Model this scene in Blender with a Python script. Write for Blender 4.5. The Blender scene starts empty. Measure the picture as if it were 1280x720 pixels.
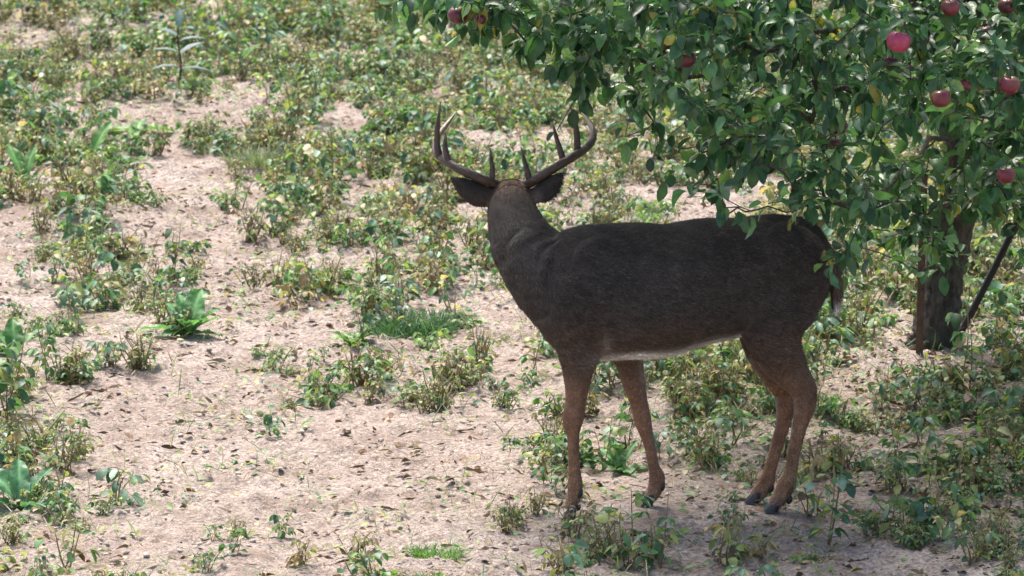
import bpy, math, random
import numpy as np
from mathutils import Vector

rng = np.random.default_rng(7)
random.seed(7)
SC = bpy.context.scene
COL = SC.collection

# ------------------------------------------------------------------ camera
H, D, PITCH, FPX = 4.5, 19.31, math.radians(11.0), 7467.0
cam_d = bpy.data.cameras.new('camera')
cam_d.sensor_width = 36.0
cam_d.lens = FPX * 36.0 / 1280.0
cam_d.clip_end = 3000
cam_d.dof.use_dof = True
cam_d.dof.focus_distance = 19.75
cam_d.dof.aperture_fstop = 10.0
cam = bpy.data.objects.new('camera', cam_d)
cam.location = (0, -D, H)
cam.rotation_euler = (math.pi / 2 - PITCH, 0, 0)
COL.objects.link(cam)
SC.camera = cam

# ------------------------------------------------------------------ world and sun
sun_dir = Vector((-0.16, 0.46, 0.86)).normalized()      # towards the sun
elev = math.asin(sun_dir.z)
azim = math.atan2(sun_dir.x, sun_dir.y)
W = bpy.data.worlds.new('World'); SC.world = W; W.use_nodes = True
nt = W.node_tree
bg = nt.nodes['Background']
sky = nt.nodes.new('ShaderNodeTexSky'); sky.sky_type = 'NISHITA'; sky.sun_disc = False
sky.sun_elevation = elev; sky.sun_rotation = azim % (2 * math.pi)
sky.dust_density = 4.0; sky.air_density = 1.0; sky.ozone_density = 1.0
nt.links.new(sky.outputs[0], bg.inputs[0]); bg.inputs[1].default_value = 0.125
sl = bpy.data.lights.new('sun', 'SUN'); sl.energy = 3.1; sl.angle = math.radians(15); sl.color = (1.0, 0.93, 0.85)
so = bpy.data.objects.new('sun', sl); COL.objects.link(so)
so.rotation_euler = (-sun_dir).to_track_quat('-Z', 'Y').to_euler()
SC.view_settings.view_transform = 'Standard'
SC.view_settings.look = 'None'
SC.view_settings.exposure = 1.3
SC.view_settings.gamma = 1.0

# ------------------------------------------------------------------ helpers
CAM = np.array([0, -D, H]); FW = np.array([0, math.cos(PITCH), -math.sin(PITCH)])
UP = np.array([0, math.sin(PITCH), math.cos(PITCH)]); RT = np.array([1.0, 0, 0])
def ray(px, py): return FW + (px - 640) / FPX * RT - (py - 360) / FPX * UP
def P(px, py, Y):
    d = ray(px, py); return CAM + d * ((Y + D) / d[1])
def G(px, py, z=0.0):
    d = ray(px, py); return CAM + d * ((z - H) / d[2])
def proj(p):
    q = np.asarray(p) - CAM
    w = q @ FW
    return 640 + FPX * (q @ RT) / w, 360 - FPX * (q @ UP) / w
SCL = 19.8 / FPX      # metres per photo pixel at the deer

def hashn(i, j, seed):
    n = (i.astype(np.int64) * 374761393 + j.astype(np.int64) * 668265263 + seed * 974634777) & 0xffffffff
    n = ((n ^ (n >> 13)) * 1274126177) & 0xffffffff
    return ((n ^ (n >> 16)) & 0xffff) / 65535.0
def vn(x, y, s, seed=0):
    x = np.asarray(x, float) / s; y = np.asarray(y, float) / s
    i = np.floor(x); j = np.floor(y); u = x - i; v = y - j
    u = u * u * (3 - 2 * u); v = v * v * (3 - 2 * v)
    a = hashn(i, j, seed); b = hashn(i + 1, j, seed); c = hashn(i, j + 1, seed); d = hashn(i + 1, j + 1, seed)
    return (a * (1 - u) + b * u) * (1 - v) + (c * (1 - u) + d * u) * v

HOOVES = {'hn': (966, 640), 'hf': (942, 629), 'ff': (809, 632), 'fn': (716, 646)}
def ground_h(x, y):
    x = np.asarray(x, float); y = np.asarray(y, float)
    xr = x * 0.8 + y * 0.25
    h = (vn(xr, y, 0.9, 1) - .5) * .05 + (vn(x, y, .33, 2) - .5) * .032 + (vn(x, y, .12, 3) - .5) * .02
    h += (vn(x, y, .05, 4) - .5) * .020 + np.maximum(0, vn(x, y, .035, 5) - .58) * .05
    k = np.ones_like(h)
    for a in HOOVES.values():
        g = G(*a)
        k = np.minimum(k, np.clip((np.hypot(x - g[0], y - g[1]) - .05) / .18, 0.12, 1))
    far = np.clip((60 - np.hypot(x, y)) / 30, 0, 1)
    return h * k * far

def tag(o, label=None, cat=None, group=None, kind=None):
    if label: o['label'] = label
    if cat: o['category'] = cat
    if group: o['group'] = group
    if kind: o['kind'] = kind
    return o
def thing(name, loc, label, cat, group=None, rz=0.0):
    o = bpy.data.objects.new(name, None); COL.objects.link(o)
    o.location = loc; o.rotation_euler = (0, 0, rz); o.empty_display_size = .05
    return tag(o, label, cat, group)
def link(name, me, mat=None, parent=None):
    o = bpy.data.objects.new(name, me); COL.objects.link(o)
    if mat is not None and len(me.materials) == 0: me.materials.append(mat)
    if parent is not None: o.parent = parent
    return o

class NB:
    """numpy triangle mesh collector with per-vertex colours"""
    def __init__(s): s.V = []; s.T = []; s.C = []; s.n = 0
    def add(s, v, t, c):
        v = np.asarray(v, float).reshape(-1, 3); t = np.asarray(t, int).reshape(-1, 3)
        c = np.asarray(c, float)
        if c.ndim == 1: c = np.tile(c[:3], (len(v), 1))
        s.V.append(v); s.T.append(t + s.n); s.C.append(c); s.n += len(v)
    def arrays(s): return np.concatenate(s.V), np.concatenate(s.T), np.concatenate(s.C)
    def mesh(s, name, smooth=True, origin=None):
        V, T, C = s.arrays()
        if origin is not None: V = V - np.asarray(origin)
        return tri_mesh(name, V, T, C, smooth)
    def obj(s, name, mat, parent=None, smooth=True, origin=None):
        return link(name, s.mesh(name, smooth, origin), mat, parent)
def tri_mesh(name, V, T, C, smooth=True):
    me = bpy.data.meshes.new(name)
    me.vertices.add(len(V)); me.vertices.foreach_set('co', V.astype(np.float32).ravel())
    me.loops.add(len(T) * 3); me.loops.foreach_set('vertex_index', T.astype(np.int32).ravel())
    me.polygons.add(len(T)); me.polygons.foreach_set('loop_start', np.arange(0, len(T) * 3, 3, dtype=np.int32))
    me.update(calc_edges=True)
    me.polygons.foreach_set('use_smooth', np.full(len(T), smooth))
    a = me.color_attributes.new('Col', 'FLOAT_COLOR', 'POINT')
    a.data.foreach_set('color', np.c_[C, np.ones(len(C))].astype(np.float32).ravel())
    me.validate()
    return me
def nrm(v):
    v = np.asarray(v, float); return v / np.maximum(np.linalg.norm(v, axis=-1, keepdims=True), 1e-9)

def leaves(nb, base, dirs, up, L, Wd, cols, fold=.25, droop=.25, prof=(.72, 1.0, .66), wavy=0.0):
    """many leaf blades at once: folded along the midrib, bent down towards the tip"""
    base = np.atleast_2d(base); N = len(base)
    d = nrm(dirs); s = nrm(np.cross(d, up)); n = np.cross(s, d)
    L = np.broadcast_to(L, (N,)); Wd = np.broadcast_to(Wd, (N,))
    fold = np.broadcast_to(fold, (N,)); droop = np.broadcast_to(droop, (N,))
    ts = (.22, .52, .82); vs = [base]
    cc = [cols * .95]
    for t, w in zip(ts, prof):
        ax = base + d * (L * t)[:, None] - n * (L * droop * t * t)[:, None]
        wob = (rng.random((N, 1)) - .5) * wavy * L[:, None]
        for k in (-1, 0, 1):
            vs.append(ax + s * (k * Wd * .5 * w)[:, None] + n * (abs(k) * Wd * .5 * w * fold)[:, None] + n * wob * k)
            cc.append(cols * (1.12 if k == 0 else 1.0))
    vs.append(base + d * L[:, None] - n * (L * droop)[:, None]); cc.append(cols * .95)
    V = np.stack(vs, 1); C = np.stack(cc, 1)           # N, 11, 3
    tri = [(0, 2, 1), (0, 3, 2)]
    for r in (1, 4):
        for k in (0, 1):
            a = r + k; tri += [(a, a + 1, a + 4), (a, a + 4, a + 3)]
    tri += [(7, 8, 10), (8, 9, 10)]
    T = (np.array(tri)[None] + (np.arange(N) * 11)[:, None, None]).reshape(-1, 3)
    nb.add(V.reshape(-1, 3), T, C.reshape(-1, 3))

def frames(pts):
    t = nrm(np.gradient(pts, axis=0))
    return t
def tube(nb, pts, rad, col, sides=6, rough=0.0, cap=True, rr=None):
    pts = np.asarray(pts, float); n = len(pts); rad = np.broadcast_to(rad, (n,))
    t = frames(pts); ref = np.array([.31, .17, .93]) if abs(t[0] @ np.array([.31, .17, .93])) < .9 else np.array([1, .1, 0])
    vs = []
    for i in range(n):
        u = nrm(np.cross(t[i], ref)); v = np.cross(t[i], u)
        ref = np.cross(u, t[i]) if False else ref
        a = np.arange(sides) / sides * 2 * math.pi
        r = rad[i] * (1 + (rough * (rng.random(sides) - .5) if rough else 0))
        vs.append(pts[i] + np.outer(np.cos(a) * r, u) + np.outer(np.sin(a) * r, v))
    V = np.concatenate(vs + [pts[:1], pts[-1:]]); T = []
    for i in range(n - 1):
        for k in range(sides):
            a, b = i * sides + k, i * sides + (k + 1) % sides
            T += [(a, b, b + sides), (a, b + sides, a + sides)]
    if cap:
        for k in range(sides):
            T += [(n * sides, (k + 1) % sides, k), (n * sides + 1, (n - 1) * sides + k, (n - 1) * sides + (k + 1) % sides)]
    nb.add(V, T, col)
def crv(pts, n):
    """Catmull-Rom resample of rows of any width"""
    p = np.asarray(pts, float); m = len(p)
    p = np.vstack([2 * p[0] - p[1], p, 2 * p[-1] - p[-2]])
    out = []
    for s in np.linspace(0, m - 1, n):
        i = min(int(s), m - 2); t = s - i
        a, b, c, d = p[i], p[i + 1], p[i + 2], p[i + 3]
        out.append(.5 * (2 * b + (c - a) * t + (2 * a - 5 * b + 4 * c - d) * t * t + (3 * b - a - 3 * c + d) * t ** 3))
    return np.array(out)

# ------------------------------------------------------------------ materials
def new_mat(name):
    m = bpy.data.materials.new(name); m.use_nodes = True
    n = m.node_tree; n.nodes.clear()
    out = n.nodes.new('ShaderNodeOutputMaterial')
    return m, n, out
def N(n, typ, **kw):
    x = n.nodes.new(typ)
    for k, v in kw.items():
        if k.startswith('i_'):
            key = k[2:]; key = int(key) if key.isdigit() else key
            x.inputs[key].default_value = v
        else: setattr(x, k, v)
    return x
def mix(n, fac, a, b, blend='MIX'):
    x = n.nodes.new('ShaderNodeMix'); x.data_type = 'RGBA'; x.blend_type = blend
    for s, v in ((0, fac), (6, a), (7, b)):
        if hasattr(v, 'links') or hasattr(v, 'is_linked'): n.links.new(v, x.inputs[s])
        else: x.inputs[s].default_value = v if s == 0 else (*v, 1)
    return x.outputs[2]
def noise(n, scale, detail=4, rough=.55, vec=None, lo=None, hi=None):
    x = N(n, 'ShaderNodeTexNoise', i_Scale=scale, i_Detail=detail, i_Roughness=rough)
    if vec is not None: n.links.new(vec, x.inputs['Vector'])
    o = x.outputs['Fac']
    if lo is not None:
        r = N(n, 'ShaderNodeMapRange'); r.inputs[1].default_value = lo; r.inputs[2].default_value = hi
        n.links.new(o, r.inputs[0]); o = r.outputs[0]
    return o

def leaf_mat(name, rough=.42, trans=.32, under=1.25, spec=.5, nscale=60):
    m, n, out = new_mat(name)
    at = N(n, 'ShaderNodeAttribute', attribute_name='Col')
    geo = N(n, 'ShaderNodeNewGeometry')
    tc = N(n, 'ShaderNodeTexCoord')
    f = noise(n, nscale, 3, .6, tc.outputs['Object'], .3, .75)
    c = mix(n, f, (.72, .72, .72), (1.2, 1.2, 1.15))
    c = mix(n, 1.0, at.outputs['Color'], c, 'MULTIPLY')
    cu = mix(n, 1.0, c, (under, under * 1.04, under * 1.12), 'MULTIPLY')
    cf = mix(n, geo.outputs['Backfacing'], c, cu)
    pb = N(n, 'ShaderNodeBsdfPrincipled'); pb.inputs['Roughness'].default_value = rough
    pb.inputs['Specular IOR Level'].default_value = spec
    n.links.new(cf, pb.inputs['Base Color'])
    bf = noise(n, nscale * 2.5, 2, .5, tc.outputs['Object'])
    bp = N(n, 'ShaderNodeBump', i_Strength=.35, i_Distance=.002); n.links.new(bf, bp.inputs['Height'])
    n.links.new(bp.outputs[0], pb.inputs['Normal'])
    tr = N(n, 'ShaderNodeBsdfTranslucent')
    ct = mix(n, 1.0, c, (1.5, 1.6, .7), 'MULTIPLY'); n.links.new(ct, tr.inputs[0])
    ms = N(n, 'ShaderNodeMixShader', i_0=trans)
    n.links.new(pb.outputs[0], ms.inputs[1]); n.links.new(tr.outputs[0], ms.inputs[2])
    n.links.new(ms.outputs[0], out.inputs[0])
    return m
def attr_mat(name, rough=.7, spec=.3, nscale=80, amt=(.7, 1.25), bump=.4, bdist=.002, metal=0.0):
    m, n, out = new_mat(name)
    at = N(n, 'ShaderNodeAttribute', attribute_name='Col'); tc = N(n, 'ShaderNodeTexCoord')
    f = noise(n, nscale, 4, .6, tc.outputs['Object'], .3, .7)
    c = mix(n, f, (amt[0],) * 3, (amt[1],) * 3)
    c = mix(n, 1.0, at.outputs['Color'], c, 'MULTIPLY')
    pb = N(n, 'ShaderNodeBsdfPrincipled'); pb.inputs['Roughness'].default_value = rough
    pb.inputs['Specular IOR Level'].default_value = spec; pb.inputs['Metallic'].default_value = metal
    n.links.new(c, pb.inputs['Base Color'])
    b = noise(n, nscale * 2, 3, .6, tc.outputs['Object'])
    bp = N(n, 'ShaderNodeBump', i_Strength=bump, i_Distance=bdist); n.links.new(b, bp.inputs['Height'])
    n.links.new(bp.outputs[0], pb.inputs['Normal']); n.links.new(pb.outputs[0], out.inputs[0])
    return m
def soil_mat():
    m, n, out = new_mat('dry_soil')
    tc = N(n, 'ShaderNodeTexCoord'); v = tc.outputs['Object']
    big = noise(n, .9, 5, .6, v, .3, .7)
    c = mix(n, big, (.38, .31, .268), (.49, .42, .375))
    mid = noise(n, 9, 5, .65, v, .32, .68)
    c = mix(n, mid, c, mix(n, 1.0, c, (1.18, 1.17, 1.16), 'MULTIPLY'))
    fine = noise(n, 70, 4, .7, v, .36, .62)
    c = mix(n, 1.0, c, mix(n, fine, (.50, .47, .45), (1.16, 1.16, 1.16)), 'MULTIPLY')
    pat = noise(n, 3.2, 6, .75, v, .48, .70)
    c = mix(n, pat, c, (.27, .20, .16))
    vor = N(n, 'ShaderNodeTexVoronoi', i_Scale=85.0); n.links.new(v, vor.inputs['Vector'])
    mr = N(n, 'ShaderNodeMapRange'); mr.inputs[1].default_value = .22; mr.inputs[2].default_value = .13
    n.links.new(vor.outputs['Distance'], mr.inputs[0])
    gate = noise(n, 6, 3, .6, v, .5, .56)
    mm = N(n, 'ShaderNodeMath', operation='MULTIPLY'); n.links.new(mr.outputs[0], mm.inputs[0]); n.links.new(gate, mm.inputs[1])
    c = mix(n, mm.outputs[0], c, (.10, .07, .05))
    pb = N(n, 'ShaderNodeBsdfPrincipled'); pb.inputs['Roughness'].default_value = .95
    pb.inputs['Specular IOR Level'].default_value = .15
    n.links.new(c, pb.inputs['Base Color'])
    h1 = noise(n, 28, 6, .7, v)
    bp = N(n, 'ShaderNodeBump', i_Strength=1.0, i_Distance=.035); n.links.new(h1, bp.inputs['Height'])
    n.links.new(bp.outputs[0], pb.inputs['Normal']); n.links.new(pb.outputs[0], out.inputs[0])
    return m
def bark_mat():
    m, n, out = new_mat('apple_bark')
    tc = N(n, 'ShaderNodeTexCoord')
    mp = N(n, 'ShaderNodeMapping'); mp.inputs['Scale'].default_value = (1, 1, .28); n.links.new(tc.outputs['Object'], mp.inputs[0])
    f = noise(n, 42, 6, .7, mp.outputs[0], .35, .65)
    g = noise(n, 7, 4, .6, tc.outputs['Object'], .45, .65)
    c = mix(n, f, (.04, .031, .025), (.22, .18, .145)); c = mix(n, g, c, (.11, .115, .085))
    pb = N(n, 'ShaderNodeBsdfPrincipled'); pb.inputs['Roughness'].default_value = .9
    n.links.new(c, pb.inputs['Base Color'])
    bp = N(n, 'ShaderNodeBump', i_Strength=1.0, i_Distance=.02); n.links.new(f, bp.inputs['Height'])
    n.links.new(bp.outputs[0], pb.inputs['Normal']); n.links.new(pb.outputs[0], out.inputs[0])
    return m
M_APPLE_LEAF = leaf_mat('apple_leaf', .38, .30, 1.7, .5, 45)
M_WEED = leaf_mat('weed_leaf', .5, .3, 1.2, .4, 60)
M_STEM = attr_mat('dry_stem', .75, .25)
M_LITTER = attr_mat('litter', .85, .2)
M_CLOD = attr_mat('soil_clod', .95, .1, 60, (.7, 1.15), .8, .01)
M_SOIL = soil_mat()
M_BARK = bark_mat()
M_FUR = attr_mat('deer_coat', .8, .18, 160, (.72, 1.25), .5, .004)
_p = [x for x in M_FUR.node_tree.nodes if x.type == 'BSDF_PRINCIPLED'][0]; _p.inputs['Sheen Weight'].default_value = .06; _p.inputs['Sheen Roughness'].default_value = .4
M_ANTLER = attr_mat('antler', .42, .45, 70, (.65, 1.3), .6, .003)
M_HOOF = attr_mat('hoof_horn', .3, .5, 60)
M_EYE = attr_mat('deer_eye', .08, .6, 30, (.9, 1.1), 0)
M_APPLE = attr_mat('apple_skin', .3, .5, 55, (.75, 1.25), .08, .001)
M_STEEL = attr_mat('old_steel', .55, .5, 50, (.6, 1.3), .5, .002, .4)

# ------------------------------------------------------------------ ground: one sheet out to the horizon
def axis(a, b, step, far):
    mid = np.arange(a, b + 1e-6, step); r = [b]; s = step
    while r[-1] < far: s *= 1.35; r.append(r[-1] + s)
    l = [a]; s = step
    while l[-1] > -far: s *= 1.35; l.append(l[-1] - s)
    return np.concatenate([np.array(l[1:])[::-1], mid, np.array(r[1:])])
xs = axis(-2.9, 2.9, .018, 900); ys = axis(-1.6, 13.5, .028, 900)
XX, YY = np.meshgrid(xs, ys, indexing='xy')
ZZ = ground_h(XX, YY)
V = np.stack([XX, YY, ZZ], -1).reshape(-1, 3)
nx, ny = len(xs), len(ys)
i, j = np.meshgrid(np.arange(nx - 1), np.arange(ny - 1)); a = (j * nx + i).ravel()
T = np.concatenate([np.c_[a, a + 1, a + nx + 1], np.c_[a, a + nx + 1, a + nx]])
g = link('ground', tri_mesh('ground', V, T, np.ones((len(V), 3)) * .4), M_SOIL)
tag(g, 'dry pinkish bare soil of the old bean field', kind='structure')

# ------------------------------------------------------------------ apple tree
TB = G(1152, 437)                       # trunk base
tree = thing('apple_tree', (TB[0], TB[1], 0), 'apple tree with dense dark green leaves and red fruit overhanging the buck', 'tree')
TO = np.array([TB[0], TB[1], 0])
TY = TB[1]
tr_pts = [P(1164, 470, TY), P(1166, 437, TY), P(1170, 415, TY), P(1175, 375, TY + .02), P(1181, 335, TY + .03), P(1190, 290, TY), P(1200, 230, TY - .05), P(1205, 150, TY - .1)]
tr_rad = [.12, .100, .088, .078, .074, .072, .068, .065]
def bark_tube(pts, rad, sides, n, amp):
    q = crv(np.c_[np.array(pts), np.array(rad)], n); t = frames(q[:, :3]); vs = []
    a = np.arange(sides) / sides * 2 * math.pi
    for i in range(n):
        u = nrm(np.cross(t[i], [0, 1, 0.05])); v = np.cross(t[i], u)
        ridge = vn(a * 2.2 + i * .03, np.full(sides, i * .25), .35, 11) - .5
        ridge += .6 * (vn(a * 6, np.full(sides, i * .4), .6, 12) - .5)
        r = q[i, 3] * (1 + amp * ridge)
        vs.append(q[i, :3] + np.outer(np.cos(a) * r, u) + np.outer(np.sin(a) * r, v))
    V = np.concatenate(vs); T = []
    for i in range(n - 1):
        for k in range(sides):
            p, b = i * sides + k, i * sides + (k + 1) % sides
            T += [(p, b, b + sides), (p, b + sides, p + sides)]
    return V, T
nb = NB(); v_, t_ = bark_tube(tr_pts, tr_rad, 40, 60, .28); nb.add(v_, t_, (.1, .08, .06))
nb.obj('trunk', M_BARK, tree, origin=TO)
top = tr_pts[-1]
SK = []                                  # skeleton nodes: pos, parent index
def add_chain(parent, pts):
    for p in pts:
        SK.append([np.asarray(p, float), parent]); parent = len(SK) - 1
    return parent
SK.append([P(1190, 290, TY), -1])
n_a = add_chain(0, [P(1200, 230, TY - .05), P(1205, 150, TY - .1)])
limb_defs = [
    [P(1185, 100, TY - .3), P(1130, 60, TY - .7), P(1060, 40, TY - 1.1), P(980, 55, TY - 1.5), P(900, 95, TY - 1.8), P(830, 85, TY - 2.0), P(760, 70, TY - 2.1), P(700, 50, TY - 2.2), P(650, 25, TY - 2.2), P(615, 0, TY - 2.2)],
    [P(1150, 90, TY - .6), P(1090, 110, TY - 1.2), P(1020, 120, TY - 1.7), P(960, 150, TY - 2.1), P(900, 170, TY - 2.4), P(850, 185, TY - 2.5)],
    [P(1170, 170, TY - .6), P(1120, 220, TY - 1.3), P(1070, 250, TY - 1.9), P(1010, 262, TY - 2.6), P(950, 262, TY - 2.9), P(895, 262, TY - 3.0)],
    [P(1210, 60, TY - .2), P(1200, -60, TY - .3), P(1150, -200, TY - .6), P(1060, -330, TY - 1.0), P(950, -420, TY - 1.3)],
    [P(1100, -60, TY - .9), P(960, -130, TY - 1.6), P(820, -120, TY - 2.1), P(700, -60, TY - 2.3), P(590, -10, TY - 2.2), P(500, 8, TY - 2.0)],
    [P(1250, 90, TY - .5), P(1320, 40, TY - 1.0), P(1420, 30, TY - 1.5), P(1540, 60, TY - 2.0)],
    [P(1230, 40, TY + .5), P(1250, -60, TY + 1.2), P(1240, -120, TY + 1.9)],
    [P(1260, 170, TY - .9), P(1290, 210, TY - 1.7), P(1300, 240, TY - 2.4)],
    [P(1205, 120, TY - .8), P(1215, 90, TY - 1.6), P(1240, 80, TY - 2.4), P(1230, 40, TY - 2.9)],
]
limb_ids = []
for k, ld in enumerate(limb_defs):
    st = 2 if k != 2 else 1
    # subdivide
    q = crv([SK[st][0]] + ld, len(ld) * 4 + 1)[1:]
    q = q + (rng.random(q.shape) - .5) * .035
    s = len(SK); add_chain(st, q); limb_ids.append((st, s, len(SK)))
ylx = [470, 490, 560, 620, 690, 740, 800, 850, 880, 960, 1000, 1035, 1070, 1100, 1140, 1180, 1230, 1280, 1500]
yly = [-5, 22, 36, 45, 92, 148, 205, 240, 268, 272, 285, 345, 350, 318, 335, 372, 362, 385, 400]
clusters = []
def want(px, py):
    if py < -10: return .8
    yl = np.interp(px, ylx, yly)
    if py > yl: return 0
    e = (yl - py) / 60.0
    w = min(1, .25 + .75 * e)
    if px < 700: w = min(1, w * 1.1)
    if 730 < px < 870 and 120 < py < 245: w *= .35
    if ((px - 1062) / 75) ** 2 + ((py - 172) / 38) ** 2 < 1: w *= .22
    if 1085 < px < 1215 and py > 265: w *= .7 if py < 340 else .1
    if 1205 < px and py > 265: w *= .28
    if 880 < px < 1040 and py > 225: w *= .3
    return w
tries = 0
while len(clusters) < 1250 and tries < 90000:
    tries += 1
    px = random.uniform(470, 1500); py = random.uniform(-420, 400)
    if py < -10 and random.random() < .55: continue
    if py < -10 and px < 560: continue
    if random.random() > want(px, py): continue
    if px < 760: Y = random.uniform(-.2, .9)
    elif px < 1045 and py > 222: Y = random.uniform(-.75, -.42)
    elif px < 1045: Y = random.uniform(-.75, 1.6)
    else: Y = random.uniform(-.75, 2.9) if py < 250 else random.uniform(-.75, 1.5)
    if px > 1045 and px < 1235 and py > 280: Y = random.uniform(.6, TY - .35)
    p = P(px, py, Y)
    if p[2] > 3.9: continue
    clusters.append((p, px, py))
extra = 0  # more crown clusters above the frame, added to deepen the shade below
while extra < 420:
    px = random.uniform(620, 1480); py = random.uniform(-470, -12); Y = random.uniform(-.7, 2.9); p = P(px, py, Y)
    if p[2] > 3.7: continue
    clusters.append((p, px, py)); extra += 1
# single sprigs in front of the antlers
for (px, py, Y) in [(722, 118, .0), (694, 160, -.05), (815, 228, -.1), (780, 175, .1), (905, 258, -.55), (940, 262, -.6), (985, 268, -.6), (1066, 300, -.3), (1052, 318, -.35), (1058, 345, -.3), (480, 8, .5), (505, 20, .4), (530, 12, .5), (552, 22, .4), (600, 14, .3), (615, 28, .3)]:
    clusters.append((P(px, py, Y), px, py))
apples = [(1123, 52, 15.5, -.80), (1114, 78, 10, -.7), (1188, 9, 12, -.74), (1176, 123, 13, -.80), (1206, 106, 8, -.7), (1262, 106, 13.5, -.80),
          (1258, 219, 12, -.80), (1155, 50, 7, -.6), (832, 52, 11, -.70), (857, 73, 13, -.72), (572, 19, 13, -.25), (1048, 158, 12, -.62), (1044, 180, 10, -.5),
          (1232, 42, 11, -.7), (1258, 8, 11, -.6), (600, 24, 8, -.2)]
for (px, py, r, Y) in apples:
    clusters.append((P(px, py - r * 1.9, Y + .03), px, py))
pos = lambda: np.array([s[0] for s in SK])
order = sorted(range(len(clusters)), key=lambda k: np.min(np.linalg.norm(pos() - clusters[k][0], axis=1)) if False else np.linalg.norm(clusters[k][0] - top))
ends = []
PA = [s[0] for s in SK]
for k in order:
    c = clusters[k][0]; A = np.array(PA)
    dv = c - A; dist = np.linalg.norm(dv, axis=1)
    i0 = int(np.argmin(dist + .15 * np.maximum(0, -dv[:, 2])))
    if i0 < 3: i0 = 3
    a = A[i0]; L = np.linalg.norm(c - a); n = max(2, int(L / .09))
    side = nrm(rng.normal(size=3)) * L * .13
    pts = [a + (c - a) * t + side * math.sin(math.pi * t) + np.array([0, 0, 1]) * L * .12 * math.sin(math.pi * t) + rng.normal(size=3) * .006 for t in np.linspace(0, 1, n + 1)[1:]]
    s = len(SK); add_chain(i0, pts); PA += [np.asarray(p) for p in pts]; ends.append((k, len(SK) - 1, i0, s))
# pipe-model radii
R = np.zeros(len(SK)); 
for i in range(len(SK) - 1, -1, -1):
    R[i] = max(R[i], .0017 ** 2.2)
    p = SK[i][1]
    if p >= 0: R[p] += R[i]
R = R ** (1 / 2.2); R = np.minimum(R, .062)
nt_ = NB()
for (st, s, e) in limb_ids:
    nl = NB(); pts = [SK[st][0]] + [SK[i][0] for i in range(s, e)]; rad = [min(R[s] * 1.1, .06)] + [R[i] for i in range(s, e)]
    tube(nl, pts, rad, (.1, .08, .06), 10, .18); nl.obj('limb', M_BARK, tree, origin=TO)
for (k, e, i0, s) in ends:
    pts = [SK[i0][0]] + [SK[i][0] for i in range(s, e + 1)]
    tube(nt_, pts, [R[s]] + [R[i] for i in range(s, e + 1)], (.1, .08, .06), 5)
nt_.obj('twigs', M_BARK, tree, origin=TO)
# leaves on the twigs
B = []; Dd = []; U = []; LL = []; WW = []; CC = []; FO = []; DR = []
def apple_leaf_at(p, d):
    B.append(p); Dd.append(d); U.append(np.array([0, 0, 1]) + rng.normal(size=3) * .45)
    l = random.uniform(.034, .074); LL.append(l); WW.append(l * random.uniform(.5, .66))
    r = random.random()
    if r < .60: c = np.array([.045, .118, .050])
    elif r < .80: c = np.array([.085, .19, .075])
    elif r < .93: c = np.array([.13, .23, .08])
    elif r < .985: c = np.array([.10, .18, .12])
    else: c = np.array([.30, .27, .06])
    CC.append(c * random.uniform(.45, 1.4)); FO.append(random.uniform(.1, .9)); DR.append(random.uniform(-.1, .6))
for (k, e, i0, s) in ends:
    px, py = clusters[k][1:]
    nodes = list(range(max(s, e - 2), e + 1))
    inframe = py > -20
    cnt = random.randint(10, 16) if inframe else random.randint(9, 13)
    if px < 870 and 130 < py < 245: cnt = random.randint(2, 4)
    if py > 225 and px < 1045: cnt = random.randint(3, 6)
    if py > 290 : cnt = random.randint(4, 8)
    tipd = nrm(SK[e][0] - SK[SK[e][1]][0])
    for q in range(cnt):
        i = random.choice(nodes); t = random.random()
        p = SK[i][0] * t + SK[SK[i][1]][0] * (1 - t)
        d = nrm(rng.normal(size=3) + np.array([0, 0, -.25]) + tipd * .8)
        pet = p + d * random.uniform(.012, .03)
        tube(nt_2, [p, pet], [.0009, .0007], (.12, .14, .05), 3, cap=False) if False else None
        apple_leaf_at(pet, nrm(d + np.array([0, 0, -.35])))
nf = NB()
leaves(nf, np.array(B), np.array(Dd), np.array(U), np.array(LL), np.array(WW), np.array(CC), np.array(FO), np.array(DR), prof=(.78, 1.0, .62), wavy=.16)
nf.obj('foliage', M_APPLE_LEAF, tree, origin=TO)
print('tree leaves', len(B))

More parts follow.
